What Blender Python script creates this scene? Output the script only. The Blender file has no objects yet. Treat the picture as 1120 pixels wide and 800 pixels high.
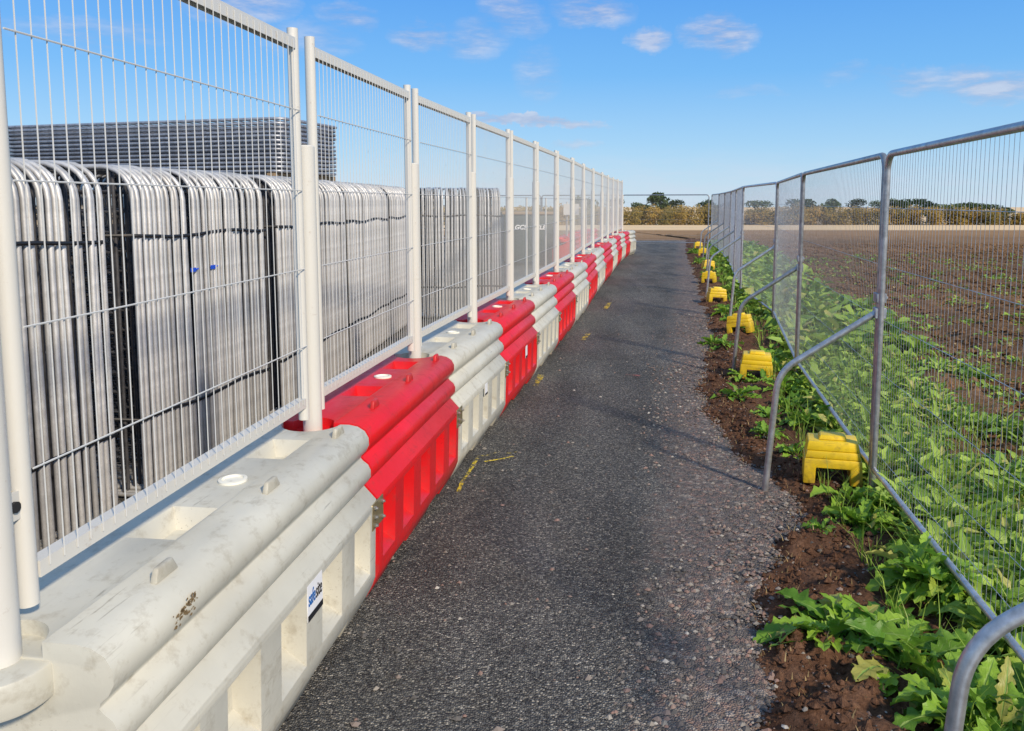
import bpy, bmesh, math, random
from mathutils import Vector, Matrix, noise
R = math.radians
random.seed(7)
sc = bpy.context.scene
C = sc.collection
F, CX, CY, HC = 880.0, 580.0, 315.0, 1.9
PITCH = math.atan(94 / 880)

# ------------------------------------------------------------------ materials
def mat(name):
    m = bpy.data.materials.new(name); m.use_nodes = True
    nt = m.node_tree; b = nt.nodes['Principled BSDF']
    return m, nt, b
def N(nt, t, **kw):
    n = nt.nodes.new(t)
    for k, v in kw.items():
        if k in n.inputs: n.inputs[k].default_value = v
        else: setattr(n, k, v)
    return n
def L(nt, a, b): nt.links.new(a, b)
def ramp(nt, fac, stops, interp='LINEAR'):
    r = nt.nodes.new('ShaderNodeValToRGB'); r.color_ramp.interpolation = interp
    e = r.color_ramp.elements
    while len(e) < len(stops): e.new(0.5)
    for el, (p, c) in zip(e, stops):
        el.position = p
        el.color = (c[0], c[1], c[2], 1) if not isinstance(c, (int, float)) else (c, c, c, 1)
    L(nt, fac, r.inputs[0]); return r.outputs[0]
def mixc(nt, fac, a, b, mode='MIX'):
    n = nt.nodes.new('ShaderNodeMix'); n.data_type = 'RGBA'; n.blend_type = mode; n.clamp_result = False
    for s, v in ((n.inputs[0], fac), (n.inputs[6], a), (n.inputs[7], b)):
        if isinstance(v, bpy.types.NodeSocket): L(nt, v, s)
        elif isinstance(v, (int, float)): s.default_value = v
        else: s.default_value = (v[0], v[1], v[2], 1)
    return n.outputs[2]
def math_(nt, op, a, b=0.0, c=None):
    n = nt.nodes.new('ShaderNodeMath'); n.operation = op
    for s, v in ((n.inputs[0], a), (n.inputs[1], b)) + (((n.inputs[2], c),) if c is not None else ()):
        if isinstance(v, bpy.types.NodeSocket): L(nt, v, s)
        else: s.default_value = v
    return n.outputs[0]
def bump(nt, b, h, strength=.3, dist=.01):
    n = N(nt, 'ShaderNodeBump', Strength=strength, Distance=dist)
    L(nt, h, n.inputs['Height']); L(nt, n.outputs[0], b.inputs['Normal']); return n
def coords(nt, kind='Object', scale=None):
    t = nt.nodes.new('ShaderNodeTexCoord'); o = t.outputs[kind]
    if scale:
        m = N(nt, 'ShaderNodeMapping'); m.inputs['Scale'].default_value = scale
        L(nt, o, m.inputs[0]); o = m.outputs[0]
    return o
def noise_t(nt, vec, scale, detail=4, rough=.55, dim='3D'):
    n = N(nt, 'ShaderNodeTexNoise', Scale=scale, Detail=detail, Roughness=rough)
    L(nt, vec, n.inputs['Vector']); return n.outputs['Fac']

def plastic(name, col, dirtcol, rough=.42, sss=0.0):
    m, nt, b = mat(name)
    v = coords(nt); oi = nt.nodes.new('ShaderNodeObjectInfo')
    add = nt.nodes.new('ShaderNodeVectorMath'); add.operation = 'ADD'
    mul = nt.nodes.new('ShaderNodeVectorMath'); mul.operation = 'SCALE'; mul.inputs[3].default_value = 9
    cmb = nt.nodes.new('ShaderNodeCombineXYZ')
    L(nt, oi.outputs['Random'], cmb.inputs[0]); L(nt, oi.outputs['Random'], cmb.inputs[1])
    L(nt, cmb.outputs[0], mul.inputs[0]); L(nt, v, add.inputs[0]); L(nt, mul.outputs[0], add.inputs[1])
    v = add.outputs[0]
    big = noise_t(nt, v, 2.2, 5); fine = noise_t(nt, v, 14, 6, .7); tiny = noise_t(nt, v, 60, 3, .6)
    tone = ramp(nt, big, [(.3, tuple(c * .84 for c in col)), (.7, tuple(min(1, c * 1.06) for c in col))])
    d1 = ramp(nt, fine, [(.53, 0.0), (.70, .42)])
    c1 = mixc(nt, d1, tone, dirtcol)
    # splash of grime and scuffs towards the foot of the barrier, a few scratches
    sep = nt.nodes.new('ShaderNodeSeparateXYZ'); L(nt, coords(nt), sep.inputs[0])
    low = ramp(nt, sep.outputs[2], [(.0, .62), (.2, .16), (.4, 0.0)])
    c2 = mixc(nt, math_(nt, 'MULTIPLY', low, ramp(nt, fine, [(.3, .2), (.65, 1.0)])), c1, dirtcol)
    vs = coords(nt, 'Object', (3, 40, 60)); sc_ = noise_t(nt, vs, 2.0, 4, .6)
    c3 = mixc(nt, math_(nt, 'MULTIPLY', ramp(nt, sc_, [(.62, 0.0), (.70, .5)]), ramp(nt, big, [(.45, 0.0), (.6, 1.0)])), c2, tuple(c * .45 for c in dirtcol))
    L(nt, c3, b.inputs['Base Color'])
    L(nt, ramp(nt, fine, [(.2, rough - .08), (.8, rough + .14)]), b.inputs['Roughness'])
    if sss:
        b.inputs['Subsurface Weight'].default_value = sss
        b.inputs['Subsurface Radius'].default_value = (.05, .04, .02); b.inputs['Subsurface Scale'].default_value = .5
    bump(nt, b, math_(nt, 'ADD', big, math_(nt, 'MULTIPLY', tiny, .12)), .35, .012)
    return m

def painted(name, col, rough=.38, metallic=0.0, spots=(.25, .14, .07), amt=.5):
    m, nt, b = mat(name)
    v = coords(nt); f = noise_t(nt, v, 18, 6, .7); g = noise_t(nt, v, 3, 3)
    c = mixc(nt, ramp(nt, f, [(.62, 0.0), (.74, amt)]), mixc(nt, g, tuple(x * .92 for x in col), col), spots)
    L(nt, c, b.inputs['Base Color']); b.inputs['Roughness'].default_value = rough; b.inputs['Metallic'].default_value = metallic
    bump(nt, b, f, .08, .004)
    return m

def galv(name, col, rough=.42, var=.35):
    m, nt, b = mat(name)
    v = coords(nt, 'Object'); oi = nt.nodes.new('ShaderNodeObjectInfo')
    f = noise_t(nt, v, 22, 5, .65); g = noise_t(nt, v, 5, 3)
    c = ramp(nt, f, [(.3, tuple(x * (1 - var) for x in col)), (.7, tuple(min(1, x * 1.15) for x in col))])
    tint = ramp(nt, oi.outputs['Random'], [(0, .72), (1, 1.12)])
    c = mixc(nt, 1.0, c, tint, 'MULTIPLY')
    L(nt, c, b.inputs['Base Color']); b.inputs['Metallic'].default_value = .75
    L(nt, ramp(nt, g, [(.3, rough - .08), (.7, rough + .15)]), b.inputs['Roughness'])
    bump(nt, b, f, .1, .003)
    return m

M = {}
M['white_plastic'] = plastic('white_plastic', (.56, .55, .475), (.24, .20, .13), .42)
M['red_plastic'] = plastic('red_plastic', (.66, .006, .010), (.26, .04, .035), .4)
M['white_paint'] = painted('white_paint', (.62, .61, .565), .35)
M['wire_paint'] = painted('wire_paint', (.58, .59, .58), .4)
M['galv'] = galv('galvanised_tube', (.50, .51, .53), .36)
M['galv_stack'] = galv('galvanised_stack', (.56, .56, .555), .48, .18); M['galv_stack'].node_tree.nodes['Principled BSDF'].inputs['Metallic'].default_value = .45
M['galv_bars_shaded'] = galv('galvanised_bars_shaded', (.13, .13, .14), .6)  # infill bars darkened: deep shade inside the bundles put into the steel colour
M['galv_dark'] = galv('galvanised_dark', (.42, .44, .48), .5)
M['galv_wire'] = galv('galvanised_wire', (.60, .63, .66), .5)
M['strap'] = painted('black_strap', (.012, .012, .013), .5)
M['yellow'] = plastic('yellow_plastic', (.84, .58, .01), (.20, .13, .05), .42)
M['brass'] = painted('passivated_plate', (.42, .34, .18), .35, .7, (.1, .07, .04), .8)
M['bolt'] = painted('zinc_bolt', (.62, .62, .60), .3, .9)
M['rubber'] = painted('black_knob', (.02, .02, .022), .5)
M['cap_white'] = painted('cap_plastic', (.80, .79, .70), .4)
M['sticker'] = painted('sticker_white', (.85, .86, .88), .4, amt=.2)
M['ink_black'] = painted('ink_black', (.012, .012, .016), .5)
M['ink_blue'] = painted('ink_blue', (.012, .13, .42), .5, amt=.1)
M['ink_white'] = painted('lettering_white', (.85, .85, .83), .5, amt=.1)
M['green_tank'] = painted('green_tank', (.030, .050, .048), .5, amt=.3)
M['mud'] = painted('mud', (.22, .15, .07), .9)
M['timber'] = painted('timber', (.30, .21, .12), .8)
M['blue_tag'] = painted('blue_tag', (.01, .08, .6), .5)
M['pipe_black'] = painted('black_pipe', (.015, .015, .017), .4)

def tarmac():
    m, nt, b = mat('tarmac_planings')
    v = coords(nt)
    sep = nt.nodes.new('ShaderNodeSeparateXYZ'); L(nt, v, sep.inputs[0])
    def vor(scale):
        n = N(nt, 'ShaderNodeTexVoronoi', Scale=scale); L(nt, v, n.inputs['Vector'])
        s = nt.nodes.new('ShaderNodeSeparateColor'); L(nt, n.outputs['Color'], s.inputs[0])
        return n.outputs['Distance'], s.outputs[0], s.outputs[1]
    d1, r1, q1 = vor(115); d2, r2, q2 = vor(32)
    big = noise_t(nt, v, .55, 5, .6); mid = noise_t(nt, v, 3.2, 5, .65); stretch = noise_t(nt, coords(nt, 'Object', (2.2, .35, 1)), 1.0, 4)
    base = ramp(nt, r1, [(0, (.038, .038, .039)), (.4, (.092, .090, .086)), (.7, (.150, .146, .135)), (.88, (.22, .21, .185)), (1, (.45, .42, .36))])
    tint = ramp(nt, math_(nt, 'MULTIPLY', math_(nt, 'ADD', big, stretch), .5), [(.36, .62), (.64, 1.4)])
    base = mixc(nt, 1.0, base, tint, 'MULTIPLY')
    # loose reddish margin along the right of the path
    lat = math_(nt, 'ADD', .17, math_(nt, 'SUBTRACT', sep.outputs[0], math_(nt, 'MULTIPLY', sep.outputs[1], .185)))
    mg = ramp(nt, math_(nt, 'ADD', lat, math_(nt, 'MULTIPLY', math_(nt, 'SUBTRACT', mid, .5), .8)), [(-.0, 0.0), (.30, 1.0)])
    base = mixc(nt, math_(nt, 'MULTIPLY', ramp(nt, q2, [(.90, 0.0), (.92, .6)], 'CONSTANT'), math_(nt, 'ADD', .12, mg)), base, ramp(nt, r2, [(0, (.20, .19, .18)), (.6, (.15, .09, .07)), (1, (.06, .06, .07))]))
    loose = ramp(nt, r2, [(0, (.085, .082, .082)), (.35, (.17, .155, .145)), (.6, (.29, .19, .16)), (.8, (.15, .148, .15)), (1, (.48, .41, .36))])
    loose = mixc(nt, .38, loose, ramp(nt, r1, [(0, (.045, .04, .038)), (.7, (.19, .145, .125)), (1, (.42, .36, .32))]))
    base = mixc(nt, 1.0, base, ramp(nt, math_(nt, 'ADD', math_(nt, 'MULTIPLY', lat, .5), .5), [(.22, 1.0), (.40, .90), (.46, .90), (.52, 1.0)]), 'MULTIPLY')
    base = mixc(nt, mg, base, mixc(nt, 1.0, loose, (1.12, 1.12, 1.10), 'MULTIPLY'))
    base = mixc(nt, ramp(nt, mid, [(.56, 0.0), (.72, .35)]), base, (.095, .082, .06))
    L(nt, base, b.inputs['Base Color'])
    L(nt, ramp(nt, q1, [(0, .55), (1, .95)]), b.inputs['Roughness']); b.inputs['Specular IOR Level'].default_value = .22
    h = math_(nt, 'SUBTRACT', math_(nt, 'MULTIPLY', r1, .5), d1)
    h = math_(nt, 'ADD', h, math_(nt, 'MULTIPLY', math_(nt, 'SUBTRACT', r2, d2), math_(nt, 'ADD', .5, mg)))
    bump(nt, b, h, 1.0, .014)
    return m
M['tarmac'] = tarmac()

def soil(name, c0, c1, c2, s=1.0, bs=.9):
    m, nt, b = mat(name)
    v = coords(nt)
    n1 = noise_t(nt, v, 6 * s, 8, .7); n2 = noise_t(nt, v, 45 * s, 5, .7); n3 = noise_t(nt, v, .35 * s, 4, .6)
    c = ramp(nt, n1, [(.3, c0), (.55, c1), (.75, c2)])
    c = mixc(nt, ramp(nt, n2, [(.35, .75), (.7, 0.0)]), c, tuple(x * .55 for x in c0))
    c = mixc(nt, 1.0, c, ramp(nt, n3, [(.3, .75), (.7, 1.2)]), 'MULTIPLY')
    L(nt, c, b.inputs['Base Color']); b.inputs['Roughness'].default_value = .95; b.inputs['Specular IOR Level'].default_value = .08
    bump(nt, b, math_(nt, 'ADD', n1, math_(nt, 'MULTIPLY', n2, .35)), bs, .04 / s)
    return m
M['soil'] = soil('dark_soil', (.095, .048, .030), (.19, .103, .063), (.28, .165, .108))
def fieldmat():
    m, nt, b = mat('ploughed_field')
    v = coords(nt)
    n1 = noise_t(nt, v, 5, 8, .72); n2 = noise_t(nt, v, 30, 5, .7)
    n3 = noise_t(nt, coords(nt, 'Object', (.03, .12, 1)), 3, 5)
    c = ramp(nt, n1, [(.3, (.095, .050, .024)), (.52, (.20, .115, .058)), (.75, (.34, .215, .12))])
    c = mixc(nt, ramp(nt, n2, [(.3, .6), (.6, 0.0)]), c, (.035, .02, .014))
    c = mixc(nt, 1.0, c, ramp(nt, n3, [(.35, .72), (.65, 1.25)]), 'MULTIPLY')
    # straw litter and seedlings in drifts
    g = noise_t(nt, v, 9, 6, .75)
    c = mixc(nt, ramp(nt, g, [(.60, 0.0), (.66, .7)]), c, (.24, .18, .10))
    g2 = noise_t(nt, coords(nt, 'Object', (.5, .2, 1)), 2.4, 7, .75)
    c = mixc(nt, ramp(nt, g2, [(.60, 0.0), (.70, .55)]), c, (.09, .13, .03))
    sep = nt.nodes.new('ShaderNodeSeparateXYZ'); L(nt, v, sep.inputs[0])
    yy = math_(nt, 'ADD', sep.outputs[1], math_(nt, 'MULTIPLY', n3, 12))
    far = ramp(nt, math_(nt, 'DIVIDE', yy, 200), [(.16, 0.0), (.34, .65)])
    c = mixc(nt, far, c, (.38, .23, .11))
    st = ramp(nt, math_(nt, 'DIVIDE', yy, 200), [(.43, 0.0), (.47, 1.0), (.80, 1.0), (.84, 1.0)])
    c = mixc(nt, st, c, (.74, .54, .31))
    L(nt, c, b.inputs['Base Color']); b.inputs['Roughness'].default_value = .95; b.inputs['Specular IOR Level'].default_value = .08
    fade = ramp(nt, math_(nt, 'DIVIDE', sep.outputs[1], 200), [(.08, 1.0), (.3, 0.0)])
    bp = bump(nt, b, n1, .9, .05); L(nt, fade, bp.inputs['Strength'])
    return m
M['field'] = fieldmat()

def leafmat(name, c0, c1, rib, trans=.25, straw=None):
    m, nt, b = mat(name)
    uv = coords(nt, 'UV'); sep = nt.nodes.new('ShaderNodeSeparateXYZ'); L(nt, uv, sep.inputs[0])
    v = coords(nt); at = nt.nodes.new('ShaderNodeAttribute'); at.attribute_name = 'leafrand'
    n = noise_t(nt, v, 14, 4)
    fac = math_(nt, 'ADD', math_(nt, 'MULTIPLY', at.outputs['Fac'], .8), math_(nt, 'MULTIPLY', n, .3))
    c = ramp(nt, fac, [(.1, c0), (.8, c1)])
    if straw: c = mixc(nt, ramp(nt, at.outputs['Fac'], [(.90, 0.0), (.95, .8)]), c, straw)
    u = math_(nt, 'ABSOLUTE', math_(nt, 'SUBTRACT', sep.outputs[0], .5))
    side = math_(nt, 'ABSOLUTE', math_(nt, 'SINE', math_(nt, 'MULTIPLY', math_(nt, 'SUBTRACT', sep.outputs[1], math_(nt, 'MULTIPLY', u, .7)), 26)))
    vein = ramp(nt, side, [(.0, .45), (.22, 0.0)])
    ribf = ramp(nt, u, [(.02, 1.0), (.07, 0.0)])
    f = math_(nt, 'MAXIMUM', ribf, vein)
    c = mixc(nt, f, c, rib)
    L(nt, c, b.inputs['Base Color']); b.inputs['Roughness'].default_value = .45
    b.inputs['Specular IOR Level'].default_value = .35
    bump(nt, b, math_(nt, 'ADD', f, math_(nt, 'MULTIPLY', n, .6)), .5, .006)
    tr = N(nt, 'ShaderNodeBsdfTranslucent'); L(nt, c, tr.inputs[0])
    ms = N(nt, 'ShaderNodeMixShader'); ms.inputs[0].default_value = trans
    L(nt, b.outputs[0], ms.inputs[1]); L(nt, tr.outputs[0], ms.inputs[2])
    L(nt, ms.outputs[0], nt.nodes['Material Output'].inputs[0])
    return m
M['leaf'] = leafmat('weed_leaf', (.08, .21, .018), (.30, .50, .05), (.26, .42, .09), .3, (.42, .36, .10))
M['leaf_pale'] = leafmat('field_weed_leaf', (.10, .22, .020), (.38, .54, .08), (.34, .5, .12), .3, (.45, .40, .14))
M['dry'] = leafmat('dry_leaf', (.26, .17, .07), (.5, .38, .18), (.5, .4, .2), .2)
M['hedge'] = leafmat('hedge_leaf', (.09, .095, .018), (.38, .25, .055), (.2, .2, .06), .2, (.40, .22, .05))
M['tree'] = leafmat('tree_leaf', (.030, .055, .014), (.085, .12, .03), (.08, .1, .03), .2)
M['bark'] = painted('bark', (.08, .065, .05), .9)
def stonemat():
    m, nt, b = mat('loose_stones')
    at = nt.nodes.new('ShaderNodeAttribute'); at.attribute_name = 'leafrand'
    c = ramp(nt, at.outputs['Fac'], [(0, (.06, .058, .058)), (.35, (.12, .11, .10)), (.6, (.25, .155, .125)), (.8, (.20, .18, .16)), (.95, (.26, .235, .20)), (1, (.48, .45, .4))])
    L(nt, c, b.inputs['Base Color']); b.inputs['Roughness'].default_value = .8
    return m
M['stone'] = stonemat()
def paintmark(name, col):
    m, nt, b = mat(name)
    v = coords(nt, 'Object'); n = noise_t(nt, v, 60, 5, .75); n2 = noise_t(nt, v, 9, 3, .7)
    a = ramp(nt, math_(nt, 'ADD', math_(nt, 'MULTIPLY', n, .6), math_(nt, 'MULTIPLY', n2, .4)), [(.48, 0.0), (.57, .8)])
    b.inputs['Base Color'].default_value = (*col, 1); b.inputs['Roughness'].default_value = .8
    L(nt, a, b.inputs['Alpha']); return m
M['mark_yellow'] = paintmark('marker_yellow', (.80, .60, .03))
M['mark_red'] = paintmark('marker_red', (.42, .12, .09))

# ------------------------------------------------------------------ object helpers
def tag(o, label=None, cat=None, group=None, kind=None):
    if label: o['label'] = label
    if cat: o['category'] = cat
    if group: o['group'] = group
    if kind: o['kind'] = kind
    return o
def empty(name, loc=(0, 0, 0), rz=0, label=None, cat=None, group=None):
    o = bpy.data.objects.new(name, None); C.objects.link(o); o.location = loc; o.rotation_euler = (0, 0, rz)
    o.empty_display_size = .2
    return tag(o, label, cat, group)
def link(name, me, m=None, parent=None):
    if m and not me.materials: me.materials.append(m)
    o = bpy.data.objects.new(name, me); C.objects.link(o)
    if parent: o.parent = parent
    return o
def copy_tree(o, parent=None):
    c = o.copy(); C.objects.link(c); c.parent = parent
    for ch in list(kids.get(o.name, [])):
        copy_tree(ch, c)
    return c
kids = {}
def index_kids(o):
    kids[o.name] = list(o.children)
    for c in o.children: index_kids(c)
class MB:
    def __init__(s): s.v = []; s.f = []; s.uv = None; s.r = []
    def add(s, vs, fs):
        k = len(s.v); s.v += [tuple(v) for v in vs]; s.f += [tuple(i + k for i in f) for f in fs]
    def box(s, a, b, mtx=None):
        x0, y0, z0 = a; x1, y1, z1 = b
        vs = [(x0, y0, z0), (x1, y0, z0), (x1, y1, z0), (x0, y1, z0), (x0, y0, z1), (x1, y0, z1), (x1, y1, z1), (x0, y1, z1)]
        if mtx: vs = [mtx @ Vector(v) for v in vs]
        s.add(vs, [(3, 2, 1, 0), (4, 5, 6, 7), (0, 1, 5, 4), (1, 2, 6, 5), (2, 3, 7, 6), (3, 0, 4, 7)])
    def tube(s, pts, r, n=10, closed=False, caps=True):
        pts = [Vector(p) for p in pts]; k = len(pts); rings = []
        up = None
        for i, p in enumerate(pts):
            if closed: t = pts[(i + 1) % k] - pts[i - 1]
            else: t = pts[min(i + 1, k - 1)] - pts[max(i - 1, 0)]
            t.normalize()
            if up is None:
                a = Vector((0, 0, 1)) if abs(t.z) < .9 else Vector((1, 0, 0)); up = (a - t * a.dot(t)).normalized()
            else: up = (up - t * up.dot(t)).normalized()
            w = t.cross(up); rr = r[i] if isinstance(r, (list, tuple)) else r
            rings.append([p + (up * math.cos(2 * math.pi * j / n) + w * math.sin(2 * math.pi * j / n)) * rr for j in range(n)])
        b = len(s.v)
        for g in rings: s.v += [tuple(v) for v in g]
        m = k if closed else k - 1
        for i in range(m):
            for j in range(n):
                a0 = b + i * n + j; a1 = b + i * n + (j + 1) % n; c0 = b + ((i + 1) % k) * n + j; c1 = b + ((i + 1) % k) * n + (j + 1) % n
                s.f.append((a0, a1, c1, c0))
        if not closed and caps:
            s.f.append(tuple(b + j for j in reversed(range(n)))); s.f.append(tuple(b + (k - 1) * n + j for j in range(n)))
    def mesh(s, name, m=None, sharp=35):
        me = bpy.data.meshes.new(name); me.from_pydata(s.v, [], s.f); me.update()
        if sharp:
            me.shade_smooth(); me.set_sharp_from_angle(angle=R(sharp))
        if m: me.materials.append(m)
        return me
    def build(s, name, m, parent=None, sharp=35): return link(name, s.mesh(name, m, sharp), None, parent)
def bevel_mesh(me, w=.006, seg=2, ang=35, cutters=(), pre=None):
    o = bpy.data.objects.new('tmp', me); C.objects.link(o); tmp = [o]
    for cm in cutters:
        co = bpy.data.objects.new('tmpc', cm); C.objects.link(co); tmp.append(co)
        md = o.modifiers.new('b', 'BOOLEAN'); md.object = co; md.operation = 'DIFFERENCE'; md.solver = 'EXACT'
    if w:
        md = o.modifiers.new('v', 'BEVEL'); md.width = w; md.segments = seg; md.limit_method = 'ANGLE'; md.angle_limit = R(ang)
    dg = bpy.context.evaluated_depsgraph_get(); dg.update()
    out = bpy.data.meshes.new_from_object(o.evaluated_get(dg))
    for t in tmp: bpy.data.objects.remove(t)
    out.shade_smooth(); out.set_sharp_from_angle(angle=R(40))
    return out
def gp(x, y, z=0.0):
    a = (x - CX) / F; b = -(y - CY) / F
    d = (a, math.cos(PITCH) + b * math.sin(PITCH), -math.sin(PITCH) + b * math.cos(PITCH))
    t = (z - HC) / d[2]
    return Vector((d[0] * t, d[1] * t, z))

# ------------------------------------------------------------------ left: water filled barriers
LEN = 1.85
SX = [-1.26, -1.03, -.79, -.51, -.22, .07, .39, .73, 1.06, 1.43, 1.85, 2.22, 2.57, 2.91, 3.25]
SY = [1.81, 3.72, 5.43, 7.02, 8.62, 10.25, 12.1, 14.05, 16.2, 18.5, 20.9, 23.2, 25.2, 27.0, 28.6]
S = [Vector((a, b, 0)) for a, b in zip(SX, SY)]

def barrier_body():
    half = [(.10, .86), (.185, .86), (.225, .852), (.258, .832), (.276, .80), (.277, .765), (.262, .735), (.240, .715), (.236, .702), (.246, .690), (.270, .672), (.283, .645),
            (.282, .612), (.266, .588), (.248, .574), (.250, .566), (.306, .505), (.310, .49), (.300, .13), (.285, .09), (.240, .004)]
    prof = [(-y, z) for y, z in half] + [(y, z) for y, z in reversed(half)]
    b = MB(); n = len(prof); x0, x1 = .012, LEN - .012
    vs = [(x0, y, z) for y, z in prof] + [(x1, y, z) for y, z in prof]
    fs = [(i, (i + 1) % n, n + (i + 1) % n, n + i) for i in range(n)]
    fs += [tuple(reversed(range(n))), tuple(range(n, 2 * n))]
    b.add(vs, fs)
    me = b.mesh('body', None, None)
    bm = bmesh.new(); bm.from_mesh(me); bmesh.ops.recalc_face_normals(bm, faces=bm.faces); bm.to_mesh(me); bm.free()
    def prism(poly, xa, xb):
        c = MB(); k = len(poly)
        c.add([(xa, y, z) for y, z in poly] + [(xb, y, z) for y, z in poly],
              [(i, (i + 1) % k, k + (i + 1) % k, k + i) for i in range(k)] + [tuple(reversed(range(k))), tuple(range(k, 2 * k))])
        m_ = c.mesh('c', None, None); q = bmesh.new(); q.from_mesh(m_); bmesh.ops.recalc_face_normals(q, faces=q.faces); q.to_mesh(m_); q.free()
        return m_
    def cyl(x, y, r, z0, z1, r2=None):
        c = MB(); c.tube([(x, y, z0), (x, y, z1)], [r, r2 or r], 28); m_ = c.mesh('c', None, None)
        q = bmesh.new(); q.from_mesh(m_); bmesh.ops.recalc_face_normals(q, faces=q.faces); q.to_mesh(m_); q.free(); return m_
    cut = []
    for cx in (.20, .56, .92, 1.28, 1.64):
        for s in (1, -1):
            cut.append(prism([(s * .36, .475), (s * .205, .445), (s * .205, .25), (s * .36, .135)], cx - .105, cx + .105))
    for a, c_ in ((.33, .72), (1.12, 1.51)):
        cut.append(prism([(-.5, -.1), (-.5, .085), (.5, .085), (.5, -.1)], a, c_))
    cut.append(cyl(LEN, 0, .142, .70, .95))
    cut.append(cyl(0, 0, .10, .82, .95))
    for cx in (.70, 1.46):      # tapered sockets in the top
        c = MB(); a, b_ = .13, .085; a2, b2 = .095, .055
        c.add([(cx - a2, -b2 - .01, .79), (cx + a2, -b2 - .01, .79), (cx + a2, b2 - .01, .79), (cx - a2, b2 - .01, .79),
               (cx - a, -b_ - .01, .87), (cx + a, -b_ - .01, .87), (cx + a, b_ - .01, .87), (cx - a, b_ - .01, .87)],
              [(3, 2, 1, 0), (4, 5, 6, 7), (0, 1, 5, 4), (1, 2, 6, 5), (2, 3, 7, 6), (3, 0, 4, 7)])
        cut.append(c.mesh('c', None, None))
    for s in (1, -1):           # shallow vertical end grooves
        cut.append(cyl(0, s * .30, .03, -.1, .5)); cut.append(cyl(LEN, s * .30, .03, -.1, .5))
    body = bevel_mesh(me, .012, 2, 38, cut)
    # connecting lug at the near end, carries the post
    c = MB(); pts = [(-.122 * math.cos(t), .122 * math.sin(t)) for t in [math.pi * (k / 20 - .5) for k in range(21)]]
    poly = pts + [(.05, .122), (.05, -.122)]; k = len(poly)
    c.add([(x, y, .725) for x, y in poly] + [(x, y, .815) for x, y in poly], [(i, (i + 1) % k, k + (i + 1) % k, k + i) for i in range(k)] + [tuple(reversed(range(k))), tuple(range(k, 2 * k))])
    lm = c.mesh('lug', None, None); q = bmesh.new(); q.from_mesh(lm); bmesh.ops.recalc_face_normals(q, faces=q.faces); q.to_mesh(lm); q.free()
    lug = bevel_mesh(lm, .01, 2, 38)
    bm = bmesh.new(); bm.from_mesh(body); bm.from_mesh(lug); out = bpy.data.meshes.new('barrier_body'); bm.to_mesh(out); bm.free()
    out.shade_smooth(); out.set_sharp_from_angle(angle=R(42)); bpy.data.meshes.remove(body)
    return out
body_me = barrier_body()
def make_barrier(color):
    t = empty('water_barrier'); pm = M[color + '_plastic']
    me = body_me.copy(); me.materials.clear(); me.materials.append(pm); link('body', me, None, t)
    tb = MB(); tb.add([(-.055, -.012, 0), (.055, -.012, 0), (.055, .012, 0), (-.055, .012, 0), (-.04, -.009, .042), (.032, -.009, .042), (.032, .009, .042), (-.04, .009, .042)],
                      [(3, 2, 1, 0), (4, 5, 6, 7), (0, 1, 5, 4), (1, 2, 6, 5), (2, 3, 7, 6), (3, 0, 4, 7)])
    tm = bevel_mesh(tb.mesh('tab', None, None), .006, 2); tm.materials.append(pm)
    for s in (1, -1):
        for x in (.36, 1.02, 1.68):
            o = link('moulded_tab', tm, None, t); o.location = (x, s * .19, .856)
    c = MB(); n = 24
    for (r0, z0) in ((.052, .858), (.052, .868), (.040, .870), (.038, .862)):
        c.v += [(1.08 + r0 * math.cos(2 * math.pi * j / n), r0 * math.sin(2 * math.pi * j / n) - .01, z0) for j in range(n)]
    for g in range(3):
        for j in range(n): c.f.append((g * n + j, g * n + (j + 1) % n, (g + 1) * n + (j + 1) % n, (g + 1) * n + j))
    c.f.append(tuple(3 * n + j for j in range(n)))
    c.build('filler_cap', M['cap_white'], t)
    # plate tying this barrier to the one before it
    h = MB(); h.box((-.085, -.3125, .375), (.085, -.3055, .50)); hm = bevel_mesh(h.mesh('h', None, None), .002, 1); hm.materials.append(M['brass'])
    hp = link('hinge_plate', hm, None, t)
    for x, z in ((-.055, .395), (-.055, .435), (-.055, .478), (.055, .40), (.055, .475)):
        q = MB(); q.tube([(x, -.313, z), (x, -.324, z)], .010, 6); q.tube([(x, -.324, z), (x, -.331, z)], .006, 8); q.build('bolt', M['bolt'], hp)
    return t
protoW = make_barrier('white'); protoR = make_barrier('red')
index_kids(protoW); index_kids(protoR)
GB = 'red and white plastic barriers in line along the path'
ordw = ['nearest', 'second', 'third', 'fourth', 'fifth', 'sixth', 'seventh', 'eighth', 'ninth', 'tenth', 'eleventh', 'twelfth', 'thirteenth', 'last']
wc = rc = 0
BAR = []
usedW = usedR = False
for i in range(14):
    d = S[i + 1] - S[i]; ln = d.length; rz = math.atan2(d.y, d.x)
    white = (i % 2 == 0) if i < 13 else False
    if i == 13: white = False
    if white:
        o = protoW if not usedW else copy_tree(protoW); usedW = True
    else:
        o = protoR if not usedR else copy_tree(protoR); usedR = True
    o.location = S[i] + Vector((0, 0, .0)); o.rotation_euler = (0, 0, rz); o.scale = (ln / LEN, 1, 1)
    BAR.append((o, white, rz, ln))
nw = nr = 0
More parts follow.
